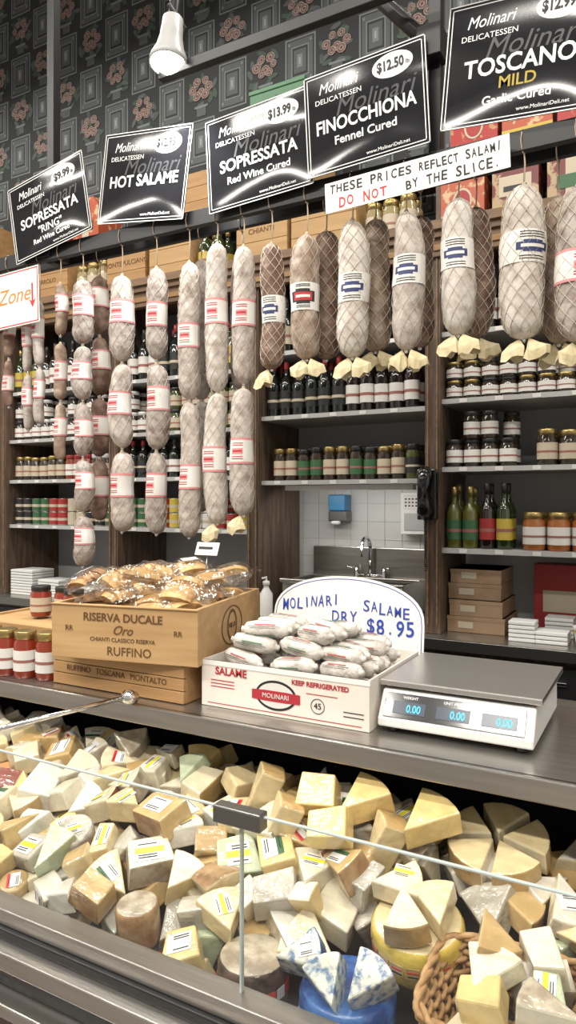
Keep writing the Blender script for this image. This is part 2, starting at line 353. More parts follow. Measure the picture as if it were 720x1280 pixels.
# salami
mold=mk('casing_mold',(.50,.445,.395),.85,col2=(.24,.18,.15),ns=30,lo=.42,hi=.74,bump=.5,bs=40)
mold2=mk('casing_white',(.58,.54,.485),.85,col2=(.31,.245,.20),ns=26,lo=.44,hi=.74,bump=.4,bs=40)
moldg=mk('casing_grey',(.42,.375,.335),.85,col2=(.19,.135,.115),ns=34,lo=.40,hi=.70,bump=.5,bs=40)
brown=mk('casing_brown',(.13,.072,.05),.7,col2=(.30,.215,.165),ns=26,lo=.42,hi=.68,bump=.5,bs=40)
tan=mk('casing_tan',(.21,.14,.095),.7,col2=(.42,.34,.27),ns=26,lo=.40,hi=.66,bump=.5,bs=40)
net=mk('netting',(.55,.47,.38),.8); netw=mk('netting_fine',(.54,.49,.43),.8); twine=mk('twine',(.5,.4,.28),.8); clip=chrome
pinkl=mk('label_pink',(.62,.24,.24),.5); redt=mk('label_redtext',(.42,.03,.04),.5); bluet=mk('label_bluetext',(.03,.04,.13),.5)
waxp=mk('butcher_paper',(.64,.55,.34),.55,bump=.6,bs=30,col2=(.50,.42,.25),ns=25)
def salami(X,Y,segs,r,mat,netted=False,lab='pink',tag=False):
    rr=random.Random(int(abs(X)*1000)); mb=MB()
    top=segs[0][0]; 
    mb.tube([(X,Y,RZ0-.02),(X+.003,Y,(RZ0+top)/2),(X,Y,top-.01)],.0025,twine,5)
    mb.tube([(X+.004*math.cos(a),Y+.016*math.cos(a),RZ0-.0+.033*math.sin(a)) for a in [k*pi/5 for k in range(10)]],.002,twine,4,closed=True)
    for si,(z1,z0) in enumerate(segs):
        L=z1-z0; ph=[rr.uniform(0,6) for _ in range(4)]; rs=r*rr.uniform(.93,1.05); lean=rr.uniform(-.011,.011)
        p=5.5 if L/r<9 else 9
        if L/r<6: p=4.0
        def rad(s_):
            q=max(0,1-abs(2*s_-1)**p)
            return max(.0025,rs*(q**.5)*(1+.08*(.5-s_)+.035*math.sin(9*s_+ph[0])+.02*math.sin(23*s_+ph[1])))
        def cen(s_): return (X+lean*math.sin(pi*s_)+.0025*math.sin(7*s_+ph[2]),Y+.002*math.sin(6*s_+ph[3]))
        def patch(s0,s1,a0,a1,m,off,ns_=4,na=20):
            vs=[];fs=[]
            for i in range(ns_+1):
                s_=s0+(s1-s0)*i/ns_; c=cen(s_); q=rad(s_)+off
                for k in range(na+1):
                    a=a0+(a1-a0)*k/na; vs.append((c[0]+q*math.cos(a),c[1]+q*math.sin(a),z0+s_*L))
            for i in range(ns_):
                for k in range(na): fs.append((i*(na+1)+k,i*(na+1)+k+1,(i+1)*(na+1)+k+1,(i+1)*(na+1)+k))
            mb.add(vs,fs,m,None,True)
        vs=[];fs=[];N=22;K=34
        ss=[.5-.5*math.cos(pi*i/K) for i in range(K+1)]
        for s_ in ss:
            c=cen(s_); q=rad(s_)
            for k in range(N):
                a=2*pi*k/N; qq=q*(1+.022*math.sin(3*a+5*s_+ph[0])+.014*math.sin(5*a-11*s_+ph[1])+rr.uniform(-.008,.008)); vs.append((c[0]+qq*math.cos(a),c[1]+qq*math.sin(a),z0+s_*L))
        for i in range(K):
            for k in range(N): fs.append((i*N+k,i*N+(k+1)%N,(i+1)*N+(k+1)%N,(i+1)*N+k))
        mb.add(vs,fs,mat,None,True)
        mb.lathe([(.006,-.008),(.009,-.004),(.006,0),(.008,.004),(.004,.012)],twine,T(X,Y,z1-.004),8)
        mb.lathe([(.004,-.008),(.007,-.002),(.004,.004)],clip,T(X,Y,z0+.001),8)
        if netted:
            fine=netted=='fine'; nh=(8 if fine else (8 if r<.05 else 10))
            for d in (-1,1):
                for k in range(nh):
                    pts=[]
                    for i in range(31):
                        s_=.03+.94*i/30; c=cen(s_); a=2*pi*k/nh+d*s_*L/(r*(1.6 if fine else 1.25)); q=rad(s_)*1.028+.0006
                        pts.append((c[0]+q*math.cos(a),c[1]+q*math.sin(a),z0+s_*L))
                    mb.tube(pts,.0007 if fine else .0011,netw if fine else net,3)
        if lab:
            s0=rr.uniform(.34,.48); lh=min(.085,L*.33)/L; s1=s0+lh; fa=-pi/2+rr.uniform(-.25,.35)+ (-.45 if X<-1 else -.1)+.4
            patch(s0,s1,0,2*pi,l_w,.0024)
            if lab=='pink':
                patch(s0,s0+lh*.08,0,2*pi,pinkl,.0028,1); patch(s1-lh*.08,s1,0,2*pi,pinkl,.0028,1)
                patch(s0+lh*.38,s0+lh*.60,fa-.5,fa+.5,pinkl,.003,2,8); patch(s0+lh*.45,s0+lh*.53,fa-.42,fa+.42,redt,.0034,1,6)
                for q in (.18,.26,.70,.78): patch(s0+lh*q,s0+lh*(q+.03),fa-.5,fa+.5,redt,.003,1,6)
            elif lab=='blue':
                for q0,q1,aa in ((.30,.36,.45),(.36,.60,.75),(.60,.66,.45)): patch(s0+lh*q0,s0+lh*q1,fa-aa,fa+aa,bluet,.0028,2,8)
                patch(s0+lh*.43,s0+lh*.53,fa-.55,fa+.55,l_w,.0034,1,8)
                for q in (.08,.16,.74,.82,.90): patch(s0+lh*q,s0+lh*(q+.03),fa-.6,fa+.6,ink_k,.0028,1,6)
            elif lab=='red':
                for q0,q1,aa in ((.22,.30,.5),(.30,.68,.85),(.68,.76,.5)): patch(s0+lh*q0,s0+lh*q1,fa-aa,fa+aa,ink_k,.0028,2,8)
                patch(s0+lh*.34,s0+lh*.64,fa-.65,fa+.65,redt,.0032,2,8); patch(s0+lh*.44,s0+lh*.54,fa-.5,fa+.5,l_w,.0036,1,8)
                for q in (.08,.14,.84,.9): patch(s0+lh*q,s0+lh*(q+.03),fa-.5,fa+.5,ink_k,.0028,1,6)
    if tag:
        zb=segs[-1][1]
        for t_ in range(2 if r>.042 else 1):
            cx=X+(-.010 if t_==0 else .014); dx=(-.016 if t_==0 else .020); n=12; vs=[(cx,Y-.004,zb+.004)]; fs=[]
            tw=rr.uniform(0,3)
            for ring,(q,dz) in enumerate(((.55,.012),(.95,.028),(1.0,.050))):
                for k in range(n):
                    a=2*pi*k/n; rr_=(.028+rr.uniform(-.003,.006))*q*(1+.22*math.sin(3*a+tw))
                    vs.append((cx+dx*q+rr_*math.cos(a),Y-.008+rr_*.7*math.sin(a),zb-dz+.008*math.sin(2*a+tw)*(ring>0)-(rr.uniform(-.006,.008) if ring==2 else 0)))
            fs+=[(0,1+k,1+(k+1)%n) for k in range(n)]
            for ring in range(2):
                for k in range(n): fs.append((1+ring*n+k,1+ring*n+(k+1)%n,1+(ring+1)*n+(k+1)%n,1+(ring+1)*n+k))
            mb.add(vs,fs,waxp)
    mb.obj('hanging_salami')
B=2.05
salami(-.340,1.95,[(2.467,2.051)],.060,mold2,True,'blue',True)
salami(-.492,B,[(2.474,2.088)],.050,brown,True,None,True)
salami(-.517,1.95,[(2.469,2.082)],.047,mold2,'fine','blue',True)
salami(-.661,B,[(2.483,2.082)],.046,brown,True,None)
salami(-.670,1.95,[(2.461,2.055)],.046,mold,'fine','blue',True)
salami(-.805,B,[(2.50,2.085)],.043,tan,True,None,True)
salami(-.840,1.95,[(2.470,2.050)],.048,mold2,True,'blue',True)
salami(-.976,B,[(2.493,2.076)],.044,brown,True,None)
salami(-.995,1.95,[(2.455,2.06)],.045,tan,'fine','red',True)
salami(-1.123,1.95,[(2.447,2.041)],.040,brown,True,'blue',True)
salami(-.205,1.95,[(2.435,2.028)],.047,moldg,True,'pink',True)
salami(-.265,B,[(2.46,2.05)],.048,tan,True,None,True)
salami(-1.230,1.95,[(2.458,2.003),(1.99,1.567)],.036,mold,'fine','pink',True)
salami(-1.335,1.95,[(2.485,1.985),(1.98,1.539)],.037,mold2,'fine','pink',True)
salami(-1.473,B,[(2.483,1.98),(1.975,1.577)],.036,moldg,'fine',None)
salami(-1.30,B,[(2.48,2.0),(1.99,1.60)],.035,moldg,False,None)
salami(-1.452,1.95,[(2.441,1.966),(1.957,1.49)],.037,mold,'fine','pink')
salami(-1.596,1.95,[(2.445,2.118),(2.104,1.799),(1.79,1.498)],.038,moldg,'fine','pink')
salami(-1.756,1.95,[(2.442,2.128),(2.119,1.811),(1.796,1.503)],.043,mold,'fine','pink')
salami(-1.961,B,[(2.50,2.27),(2.26,2.03),(2.02,1.79),(1.78,1.54)],.034,brown,False,'pink')
salami(-1.951,1.95,[(2.457,2.213),(2.204,2.0),(1.985,1.787),(1.772,1.574),(1.559,1.367)],.036,moldg,'fine','pink')
salami(-2.069,1.95,[(2.459,2.257),(2.226,2.008),(1.993,1.775)],.024,tan,False,'pink')
salami(-2.183,1.95,[(2.40,2.15),(2.14,1.92)],.021,moldg,False,'pink')
salami(-2.25,1.95,[(2.38,2.13),(2.12,1.9)],.019,moldg,False,'pink')
salami(-2.36,1.95,[(2.40,2.2),(2.19,2.0)],.022,brown,False,'pink')
# ---------------------------------------------------------------- signs
def sign(X,Z,w,h,ang,title,sub,price,Y=1.915,ts=.05,tw=None):
    e=empty('price_sign',(X,Y,Z),(0,-math.radians(ang),0)); hw,hh=w/2,h/2
    mb=MB(); mb.box(-hw,hw,-.0015,.0015,-hh,hh,signblk); mb.obj('board',e)
    mb=MB(); b=.010; t=.0025
    for (a,b_,c,d) in [(-hw+b,hw-b,hh-b-t,hh-b),(-hw+b,hw-b,-hh+b,-hh+b+t),(-hw+b,-hw+b+t,-hh+b,hh-b),(hw-b-t,hw-b,-hh+b,hh-b)]:
        mb.box(a,b_,-.0022,-.0015,c,d,white)
    for (a,b_,c,d) in [(-hw,hw,hh-.003,hh),(-hw,hw,-hh,-hh+.003),(-hw,-hw+.003,-hh,hh),(hw-.003,hw,-hh,hh)]: mb.box(a,b_,-.002,-.0014,c,d,plastw)
    n=24; cx,cz=hw*.48,hh*.66
    mb.prism([(.062*math.cos(2*pi*k/n),.036*math.sin(2*pi*k/n)) for k in range(n)],0,.0008,white,M=T(cx,-.0015,cz)@FR)
    mb.obj('border_and_price_oval',e)
    text(price,.040,T(cx-.006,-.0032,cz)@FR,ink_k,e,fit=.082,bold=.0012,thick=.0006); text('lb',.018,T(cx+.046,-.0032,cz-.006)@FR,ink_k,e)
    text('Molinari',.046,T(-hw*.42,-.0018,hh*.66)@FR,white,e,shear=.3,fit=.13)
    text('DELICATESSEN',.022,T(-hw*.42,-.0018,hh*.42)@FR,white,e,fit=.15)
    text('Molinari',.075,T(.03,-.0016,hh*.20)@FR,grey_print,e,shear=.3)
    text(title,ts,T(0,-.0022,-hh*.10)@FR,white,e,bold=.0012,fit=tw)
    for i,l in enumerate(sub): text(l[0],l[1],T(0,-.002,-hh*l[2])@FR,l[3] if len(l)>3 else white,e,bold=.0005)
    text('www.MolinariDeli.net',.015,T(hw*.35,-.0018,-hh*.84)@FR,white,e)
sign(-2.097,2.742,.41,.31,10,'SOPRESSATA',[('"RING"',.042,.42),('Red Wine Cured',.028,.66)],'$9.99',ts=.056,tw=.31)
sign(-1.625,2.765,.395,.32,-8,'HOT SALAME',[],'$12.95',ts=.056,tw=.31)
sign(-1.156,2.737,.39,.31,3,'SOPRESSATA',[('Red Wine Cured',.034,.42)],'$13.99',ts=.056,tw=.29)
sign(-.783,2.768,.385,.31,3,'FINOCCHIONA',[('Fennel Cured',.036,.42)],'$12.50',ts=.058,Y=1.905,tw=.315)
sign(-.345,2.80,.40,.335,-5,'TOSCANO',[('MILD',.044,.38,gold),('Garlic Cured',.034,.64)],'$12.99',ts=.066,tw=.29)
e=empty('handwritten_notice',(-.635,1.895,2.535),(0,-math.radians(2),0)); mb=MB(); mb.box(-.27,.27,-.001,.001,-.045,.045,paper); mb.obj('card',e)
def hand(body,size,x,z,mat,e,y=-.0014,sp=None,rise=0,bold=.0006):
    rr=random.Random(len(body)*7)
    sp=sp or size*.62
    for i,c in enumerate(body):
        if c==' ': continue
        wd=sp*(.78 if c not in 'I.' else .18)
        text(c,size*rr.uniform(.92,1.1),T(x+i*sp,y,z+rise*i+rr.uniform(-.04,.04)*size)@FR@RZ(rr.uniform(-.10,.10)),mat,e,bold=bold,fit=wd)
hand('THESE PRICES',.036,-.245,.020,ink_k,e,sp=.0215); hand('REFLECT SALAMI',.034,.028,.018,ink_k,e,sp=.0165)
hand('DO NOT',.042,-.215,-.022,ink_r,e,sp=.026); hand('BY THE SLICE.',.038,-.01,-.023,ink_k,e,sp=.0205)
e=empty('handwritten_notice',(-2.29,1.89,2.41),(0,-math.radians(2),0)); mb=MB(); mb.box(-.17,.17,-.001,.001,-.11,.11,paper); mb.obj('card',e)
mb=MB()
for (a,b_,c,d) in [(-.165,.165,.101,.105),(-.165,.165,-.105,-.101),(.161,.165,-.105,.105),(-.165,-.161,-.105,.105)]: mb.box(a,b_,-.0018,-.001,c,d,ink_r)
mb.prism([(-.004,.05),(.004,.05),(.004,-.02),(.018,-.01),(0,-.045),(-.018,-.01),(-.004,-.02)],0,.001,ink_r,M=T(.135,-.001,-.005)@FR); mb.obj('red_border_and_arrow',e)
text('Zone',.085,T(.03,-.0014,.01)@FR,ink_o,e,shear=.3)
# ---------------------------------------------------------------- spot lamp + track
e=empty('track_spotlight',(-1.44,1.82,3.05)); mb=MB()
bulb=mk('bulb_glow',(1,.97,.9),.5,emit=18)
lampm=mk('lamp_enamel',(.42,.42,.41),.35)
mb.lathe([(.020,.17),(.034,.165),(.038,.10),(.046,.06),(.062,.02),(.064,0),(.060,0),(.050,.03),(.03,.08),(.001,.09)],lampm,RX(-.15)@T(0,0,0),24)
mb.lathe([(.016,.26),(.018,.25),(.018,.165)],black,RX(-.15),12)
mb.obj('lamp_shade',e)
mb=MB(); mb.lathe([(.001,-.020),(.03,-.014),(.050,.002),(.050,.02),(.001,.03)],bulb,RX(-.15),20); mb.obj('bulb',e)
mb=MB(); mb.box(-.06,1.9,.02,.05,-.02,.015,black); mb.tube([(0,.03,.0),(.03,.05,.14),(0,.0,.2)],.008,black); mb.tube([(1.6,.035,0),(1.6,.035,2.55)],.012,black)
mb.obj('track',e,bevel=.002)
sp=bpy.data.lights.new('spot','SPOT'); sp.energy=60; sp.spot_size=1.6; sp.shadow_soft_size=.05; so=bpy.data.objects.new('lamp_light',sp); bpy.context.collection.objects.link(so); so.parent=e; so.location=(0,0,-.04)
# ---------------------------------------------------------------- display case with service counter
CT=1.10
case=empty('refrigerated_display_case',(0,0,0))
mb=MB(); mb.box(-2.8,1.4,1.37,1.93,CT-.02,CT,steel); mb.box(-2.8,1.4,1.362,1.38,CT-.046,CT,steel); mb.box(-2.8,1.4,1.92,1.94,CT-.046,CT,steel); mb.obj('counter_top',case,bevel=.003)
casein=mk('case_interior',(.02,.022,.03),.4)
mb=MB(); mb.box(-2.8,1.4,1.86,1.92,0,CT-.03,casein); mb.box(-2.8,1.4,1.0,1.88,.62,.66,casein)
mb.box(-2.84,-2.8,.95,1.93,0,CT,steel_d); mb.box(1.4,1.44,.95,1.93,0,CT,steel_d); mb.obj('case_body',case)
dkred=mk('case_front_wood',(.06,.022,.014),.25,col2=(.11,.04,.022),ns=3,stretch=(1,10,10),coat=.4)
mb=MB()
for (y0,y1,z0,z1,m) in [(.965,1.015,.755,.786,steel),(.955,1.0,.735,.755,black),(.925,1.0,.70,.735,steel),(.94,1.0,.66,.70,black),(.90,1.0,.635,.66,steel),(.93,1.0,.40,.635,dkred),(.91,1.0,.37,.40,steel),(.94,1.0,.1,.37,dkred),(.98,1.86,0,.1,black)]:
    mb.box(-2.8,1.4,y0,y1,z0,z1,m)
mb.obj('case_front',case,bevel=.003)
mb=MB(); mb.quad((-2.8,1,.786),(-.6365,1,.786),(-.6365,1,1.09),(-2.8,1,1.09),glass); mb.quad((-.6325,1,.786),(1.4,1,.786),(1.4,1,1.09),(-.6325,1,1.09),glass); mb.obj('glass_front',case,recalc=False)
gedge=mk('glass_edge',(.40,.45,.43),.15)
mb=MB(); mb.box(-2.8,1.4,.9965,1.0035,1.09,1.0922,gedge); mb.box(-.6362,-.6328,.9955,1.0045,.786,1.09,gedge); mb.obj('glass_edges',case)
mb=MB(); mb.box(-.685,-.59,.985,1.012,1.068,1.098,steel_d); mb.obj('glass_clip',case,bevel=.003)
mb=MB(); mb.tube([(-1.19,1.35,1.125),(-1.35,1.0,1.10)],.006,chrome,10)
mb.lathe([(.001,-.02),(.016,-.017),(.018,0),(.016,.017),(.001,.02)],chrome,T(-1.19,1.35,1.123)@RX(1.2),16); mb.obj('lid_arm',case)
# ---------------------------------------------------------------- cheese
def chm(n,c,c2=None,b=.45): return mk(n,c,.35,col2=c2 or tuple(q*.86 for q in c),ns=30,bump=b,bs=24,coat=.7)
cream=chm('cheese_cream',(.70,.57,.32)); ivory=chm('cheese_ivory',(.72,.63,.43)); butter=chm('cheese_butter',(.72,.54,.23)); pale=chm('cheese_pale',(.72,.66,.50)); gold_c=chm('cheese_aged',(.56,.39,.17)); cheddar=chm('cheese_orange',(.58,.24,.07)); greenc=chm('cheese_herb',(.48,.54,.36)); brie=chm('cheese_white',(.74,.71,.62))
rind1=chm('rind_brown',(.26,.14,.06),(.4,.26,.13)); rind2=chm('rind_tan',(.46,.31,.13)); rind3=chm('rind_white',(.68,.63,.52)); rind_r=chm('rind_red',(.22,.05,.03)); rind_g=chm('rind_grey',(.30,.24,.17),(.50,.44,.33)); rind_k=chm('rind_black',(.04,.025,.02),(.12,.07,.05)); pinkch=chm('cheese_pink',(.56,.30,.20),(.66,.55,.40))
yrind=chm('rind_yellow',(.66,.49,.09)); bluef=chm('foil_blue',(.02,.07,.26),(.05,.16,.42)); bluev=mk('cheese_blue_vein',(.60,.60,.50),.38,col2=(.09,.16,.28),ns=70,lo=.46,hi=.64,coat=.7,bump=.4,bs=30)
wrap=mk('wrapped_cheese',(.50,.46,.38),.3,col2=(.34,.31,.25),ns=14,lo=.35,hi=.65,bump=.8,bs=35,coat=.8)
lab_y=mk('sticker_yellow',(.78,.70,.04),.45); lab_w=mk('sticker_white',(.74,.73,.70),.45)
cp=MB(); lb=MB()
def label(M,w,h,rr):
    lb.box(-w,w,-h,h,0,.0006,lab_w,M); 
    k=rr.random()
    if k<.5: lb.box(-w,w,-h*.25,h*.35,.0006,.001,lab_y,M)
    elif k<.65: lb.box(-w,w,h*.5,h,.0006,.001,ink_r,M)
    elif k<.75: lb.box(-w,w,h*.4,h,.0006,.001,l_g,M)
    for q in (-.75,-.5,.65): lb.box(-w*.8,w*.5,h*q,h*(q+.10),.001,.0013,ink_k,M)
def wedge(M,Rr,ang,h,ch,rd,top=None,rr=R):
    n=5; poly=[(-Rr*.6,0)]+[(-Rr*.6+Rr*math.cos(-ang/2+ang*k/n),Rr*math.sin(-ang/2+ang*k/n)) for k in range(n+1)]
    side=[ch]+[rd]*n+[ch]; sh=R.uniform(.93,1.0)
    cp.prism(poly,0,h,top or ch,side,M,top=[(p[0]*sh,p[1]*sh,h) for p in poly])
def block(M,a,b,h,ch,rd=None):
    g=R.uniform
    j=[g(-.009,.009) for _ in range(8)]
    poly=[(-a+j[0],-b+j[1]),(a+j[2],-b+j[3]),(a+j[4],b+j[5]),(-a+j[6],b+j[7])]
    s1,s2=g(.82,1.0),g(.85,1.0); cp.prism(poly,0,h,ch,[rd or ch,ch,ch,ch],M,top=[(p[0]*s1,p[1]*s2,h) for p in poly])
def drum(M,r,h,rd,top=None,n=26):
    cp.lathe([(r*.93,0,rd),(r,h*.15,rd),(r,h*.85,rd),(r*.93,h,top or rd),(.0001,h*1.01,top or rd)],rd,M,n)
def ztop(y): return .80+.41*(y-1.03)
keep=[(-.485,1.11,.130),(-.665,1.10,.105),(-.93,1.095,.08),(-.40,1.255,.12),(-.30,1.44,.14)]
pals=[(cream,rind2),(ivory,rind3),(butter,rind2),(pale,rind3),(brie,rind3),(cream,rind1),(ivory,rind2),(gold_c,rind1),(butter,rind3),(cream,rind2),(pale,rind_g),(ivory,rind_r),(brie,rind_g)]
def piece(x,y,z,rr,slope=.35,big=1.0,lp=.45,wr=.14):
    ch,rd=rr.choice(pals); u=rr.random()
    if u<.03: ch,rd=cheddar,rind2
    elif u<.05: ch,rd=greenc,greenc
    elif u<.05+wr: ch,rd=wrap,wrap
    elif u<.215: ch,rd=pinkch,pinkch
    base=T(x,y,z)@RX(slope*rr.uniform(.3,1.7))@RY(rr.uniform(-.4,.4))@RZ(rr.uniform(0,2*pi))
    t=rr.random()
    if t<.42:
        Rr=rr.uniform(.082,.115)*big; ang=rr.uniform(.6,1.1); h=rr.uniform(.036,.060)*big
        wedge(base,Rr,ang,h,ch,rd,top=rd if (rr.random()<.2 and rd not in (rind_r,rind1)) else ch)
        if rr.random()<lp: label(base@T(.0,0,h+.0006)@RZ(rr.choice([pi/2,-pi/2,0])),.022*big,.015*big,rr)
    elif t<.60:
        Rr=rr.uniform(.085,.12)*big; ang=rr.uniform(.5,.8); h=rr.uniform(.045,.07)*big
        M=base@RY(-pi/2+rr.uniform(-.2,.2))@T(0,0,-h/2); wedge(M,Rr,ang,h,ch,rd)
        if rr.random()<lp: label(M@T(.015,0,h+.0006),.018*big,.015*big,rr)
    elif t<.90:
        a,b,h=rr.uniform(.034,.054)*big,rr.uniform(.026,.040)*big,rr.uniform(.036,.058)*big
        block(base,a,b,h,ch,rd)
        if rr.random()<lp: label(base@T(0,0,h+.0006),a*.6,b*.6,rr)
    else:
        r=rr.uniform(.032,.046); h=rr.uniform(.03,.045); drum(base,r,h,rr.choice([rind_g,wrap,rind3,rind2]))
        if rr.random()<.6: label(base@T(0,0,h*1.012+.0006),.018,.014,rr)
rr=random.Random(21)
for layer,(sx,sy,dz,y0,y1) in enumerate([(.074,.070,-.110,1.06,1.62),(.074,.068,-.055,1.06,1.56)]):
    y=y0
    while y<y1:
        x=-2.7+rr.uniform(0,.05)
        while x<1.3:
            px,py=x+rr.uniform(-.022,.022),y+rr.uniform(-.018,.018)
            if not (-.42<px<.46 and py<1.29) and not (layer==1 and any((px-k[0])**2+(py-k[1])**2<k[2]**2 for k in keep)) and not (layer==0 and any((px-k[0])**2+(py-k[1])**2<(k[2]-.02)**2 for k in keep[:4])):
                zz=ztop(min(py,1.45))+dz+rr.uniform(-.018,.018)+(.012 if px<-1.0 else 0)-(max(0,py-1.45)*.6)
                piece(px,max(py,1.067),zz,rr,lp=.62 if layer else 0,big=1.04)
            x+=sx
        y+=sy
# hand-placed
drum(T(-.485,1.105,.700),.084,.085,bluef,bluef); drum(T(-.67,1.095,.70),.066,.085,rind_k,rind_g); drum(T(-.935,1.09,.735)@RX(.12),.044,.078,rind1,rind_g)
for k in range(9): lb.box(-.010,.010,0,.0006,-.010,.010,lab_w if k%2 else ink_r,T(-.67,1.095,.742)@RZ(-1.0+k*.34)@T(0,-.0668,0))
for k in range(8): lb.box(-.012,.012,0,.0006,-.012,.010,lab_w if k%2 else l_b,T(-.485,1.105,.742)@RZ(-1.2+k*.36)@T(0,-.0848,0))
drum(T(-.405,1.255,.775)@RX(.2),.086,.075,yrind,cream)
for k in range(9):
    a=-1.5+k*.34; P=T(-.405,1.255,.775)@RX(.2)@RZ(a)@T(0,-.0868,.037)
    lb.box(-.012,.012,0,.0006,-.010,.012,gold_c,P); lb.box(-.010,.010,-.0004,.0002,.002,.005,ink_r,P); lb.box(-.010,.010,-.0004,.0002,-.006,-.003,ink_k,P)
for (x,y,z,a) in [(-.44,1.27,.865,.4),(-.37,1.25,.86,2.0),(-.41,1.20,.85,-1.2)]: wedge(T(x,y,z)@RX(.35)@RZ(a),.10,.9,.045,ivory if a<1 else cream,rind2)
label(T(-.44,1.27,.912)@RX(.35),.02,.014,rr)
for (x,y,z,a,tx) in [(-.555,1.10,.797,.5,.6),(-.50,1.075,.790,2.2,.65),(-.435,1.10,.795,1.2,.6)]:
    M=T(x,y,z)@RX(tx)@RZ(a); wedge(M,.088,.9,.055,bluev,bluef,top=bluev)
    if a==.5: label(M@T(.01,0,.0556),.016,.012,rr)
for k in range(5):
    a=k*2*pi/5+.3; M=T(-.30,1.44,.90)@RX(.30)@RZ(a)@T(.064,0,0); wedge(M,.093,2*pi/5-.09,.05,ivory,rind2,top=cream)
for (x,y,z,t_) in [(-.66,1.36,.965,0),(-.56,1.38,.96,1),(-.50,1.33,.935,2),(-.42,1.38,.95,1),(-.80,1.36,.97,2),(-.72,1.30,.94,2),(-.60,1.30,.93,0)]:
    if t_==0: block(T(x,y,z)@RX(.7)@RZ(.2),.044,.036,.05,butter,butter)
    elif t_==1: M=T(x,y,z)@RX(.4)@RZ(1.1); wedge(M,.12,.9,.055,butter,rind2)
    else: M=T(x,y,z)@RZ(.6)@RY(-1.2)@T(0,0,-.03); wedge(M,.12,.7,.055,cream,rind2)
for i in range(8):
    for j in range(3):
        for L in range(3): piece(-.255+i*.086+rr.uniform(-.015,.015),1.082+j*.052,.755+j*.014+L*.036+rr.uniform(0,.012),rr,slope=.3,lp=.08,big=.90,wr=.05)
chp=empty('cheese_pile',(0,0,0))
cp.obj('cheese_pieces',chp,bevel=.004,seg=2); lb.obj('cheese_labels',chp)
# basket
wick=mk('wicker',(.34,.19,.08),.6,col2=(.46,.28,.12),ns=40,bump=.2)
mb=MB(); cxb,cyb,hx,hy=.045,1.140,.365,.098
def rrect(n=84):
    pts=[]
    for k in range(n):
        t=2*pi*k/n; c,s_=math.cos(t),math.sin(t); q=(abs(c)**6+abs(s_)**6)**(-1/6)
        pts.append((c*q,s_*q))
    return pts
def dense(n):
    base=rrect(400); W=[(p[0]*hx,p[1]*hy) for p in base]; acc=[0]
    for i in range(1,401): acc.append(acc[-1]+math.dist(W[i-1],W[i%400]))
    tot=acc[-1]; out=[];j=0
    for k in range(n):
        t=tot*k/n
        while acc[j+1]<t: j+=1
        out.append(base[j])
    return out
n1=120; P=dense(n1)
for L in range(10):
    pts=[]
    for k,(a,b_) in enumerate(P):
        o=.0045*(1 if (k//2+L)%2 else -1); f=1+.009*L
        pts.append((cxb+a*(hx*f+o),cyb+b_*(hy*(1+.012*L)+o),.735+L*.009+.16*b_*hy))
    mb.tube(pts,.005,wick,5,closed=True)
for a,b_ in P[::2]: mb.tube([(cxb+a*hx,cyb+b_*hy,.73+.16*b_*hy),(cxb+a*hx*1.09,cyb+b_*hy*1.11,.825+.16*b_*hy)],.0035,wick,5)
P=dense(240)
for ph in (0,pi):
    mb.tube([(cxb+a*(hx*1.09)+.004*math.cos(k*.7+ph),cyb+b_*(hy*1.11)+.004*math.cos(k*.7+ph),.830+.16*b_*hy+.004*math.sin(k*.7+ph)) for k,(a,b_) in enumerate(P)],.0055,wick,6,closed=True)
mb.box(cxb-hx,cxb+hx,cyb-hy,cyb+hy,.70,.722,wick)
mb.obj('wicker_basket')
# ---------------------------------------------------------------- counter: crates and cookies
ce=crate('wine_crate',-1.535,-1.075,1.42,1.80,CT+.001,CT+.098,wood,None)
text('RUFFINO   TOSCANA   MONTALTO',.022,T(0,-.191,.05)@FR,wood_ink,ce)
e2=empty('wine_crate_open',(-1.285,1.60,CT+.1),(0,0,math.radians(11))); w,d,h=.215,.225,.145
mb=MB(); mb.box(-w,w,-d,-d+.012,0,h,wood2); mb.box(-w,w,d-.012,d,0,h,wood2); mb.box(-w,-w+.012,-d+.012,d-.012,0,h,wood2); mb.box(w-.012,w,-d+.012,d-.012,0,h,wood2); mb.box(-w+.012,w-.012,-d+.012,d-.012,0,.01,wood2)
mb.box(-w-.001,w+.001,-d-.004,-d,h*.97,h,wood); mb.obj('crate_boards',e2,bevel=.002)
text('RISERVA DUCALE',.030,T(0,-d-.001,.112)@FR,wood_ink,e2,bold=.0005); text('Oro',.034,T(0,-d-.001,.08)@FR,wood_ink,e2,shear=.4); text('CHIANTI CLASSICO RISERVA',.015,T(0,-d-.001,.055)@FR,wood_ink,e2); text('RUFFINO',.032,T(.02,-d-.001,.025)@FR,wood_ink,e2)
for q in (-.16,.16): text('RR',.02,T(q,-d-.001,.08)@FR,wood_ink,e2)
mb=MB(); n=30
mb.add([(w+.0012,.075*math.cos(2*pi*k/n)*f,.07+.055*math.sin(2*pi*k/n)*f) for f in (1,.93) for k in range(n)],[(k,(k+1)%n,n+(k+1)%n,n+k) for k in range(n)],wood_ink)
mb.add([(w+.0012,.035*math.cos(2*pi*k/n)*f,.07+.045*math.sin(2*pi*k/n)*f) for f in (1,.8) for k in range(n)],[(k,(k+1)%n,n+(k+1)%n,n+k) for k in range(n)],wood_ink)
mb.obj('side_stamp',e2); text('VILLA',.02,T(w+.0012,0,.07)@RZ(pi/2)@FR,wood_ink,e2)
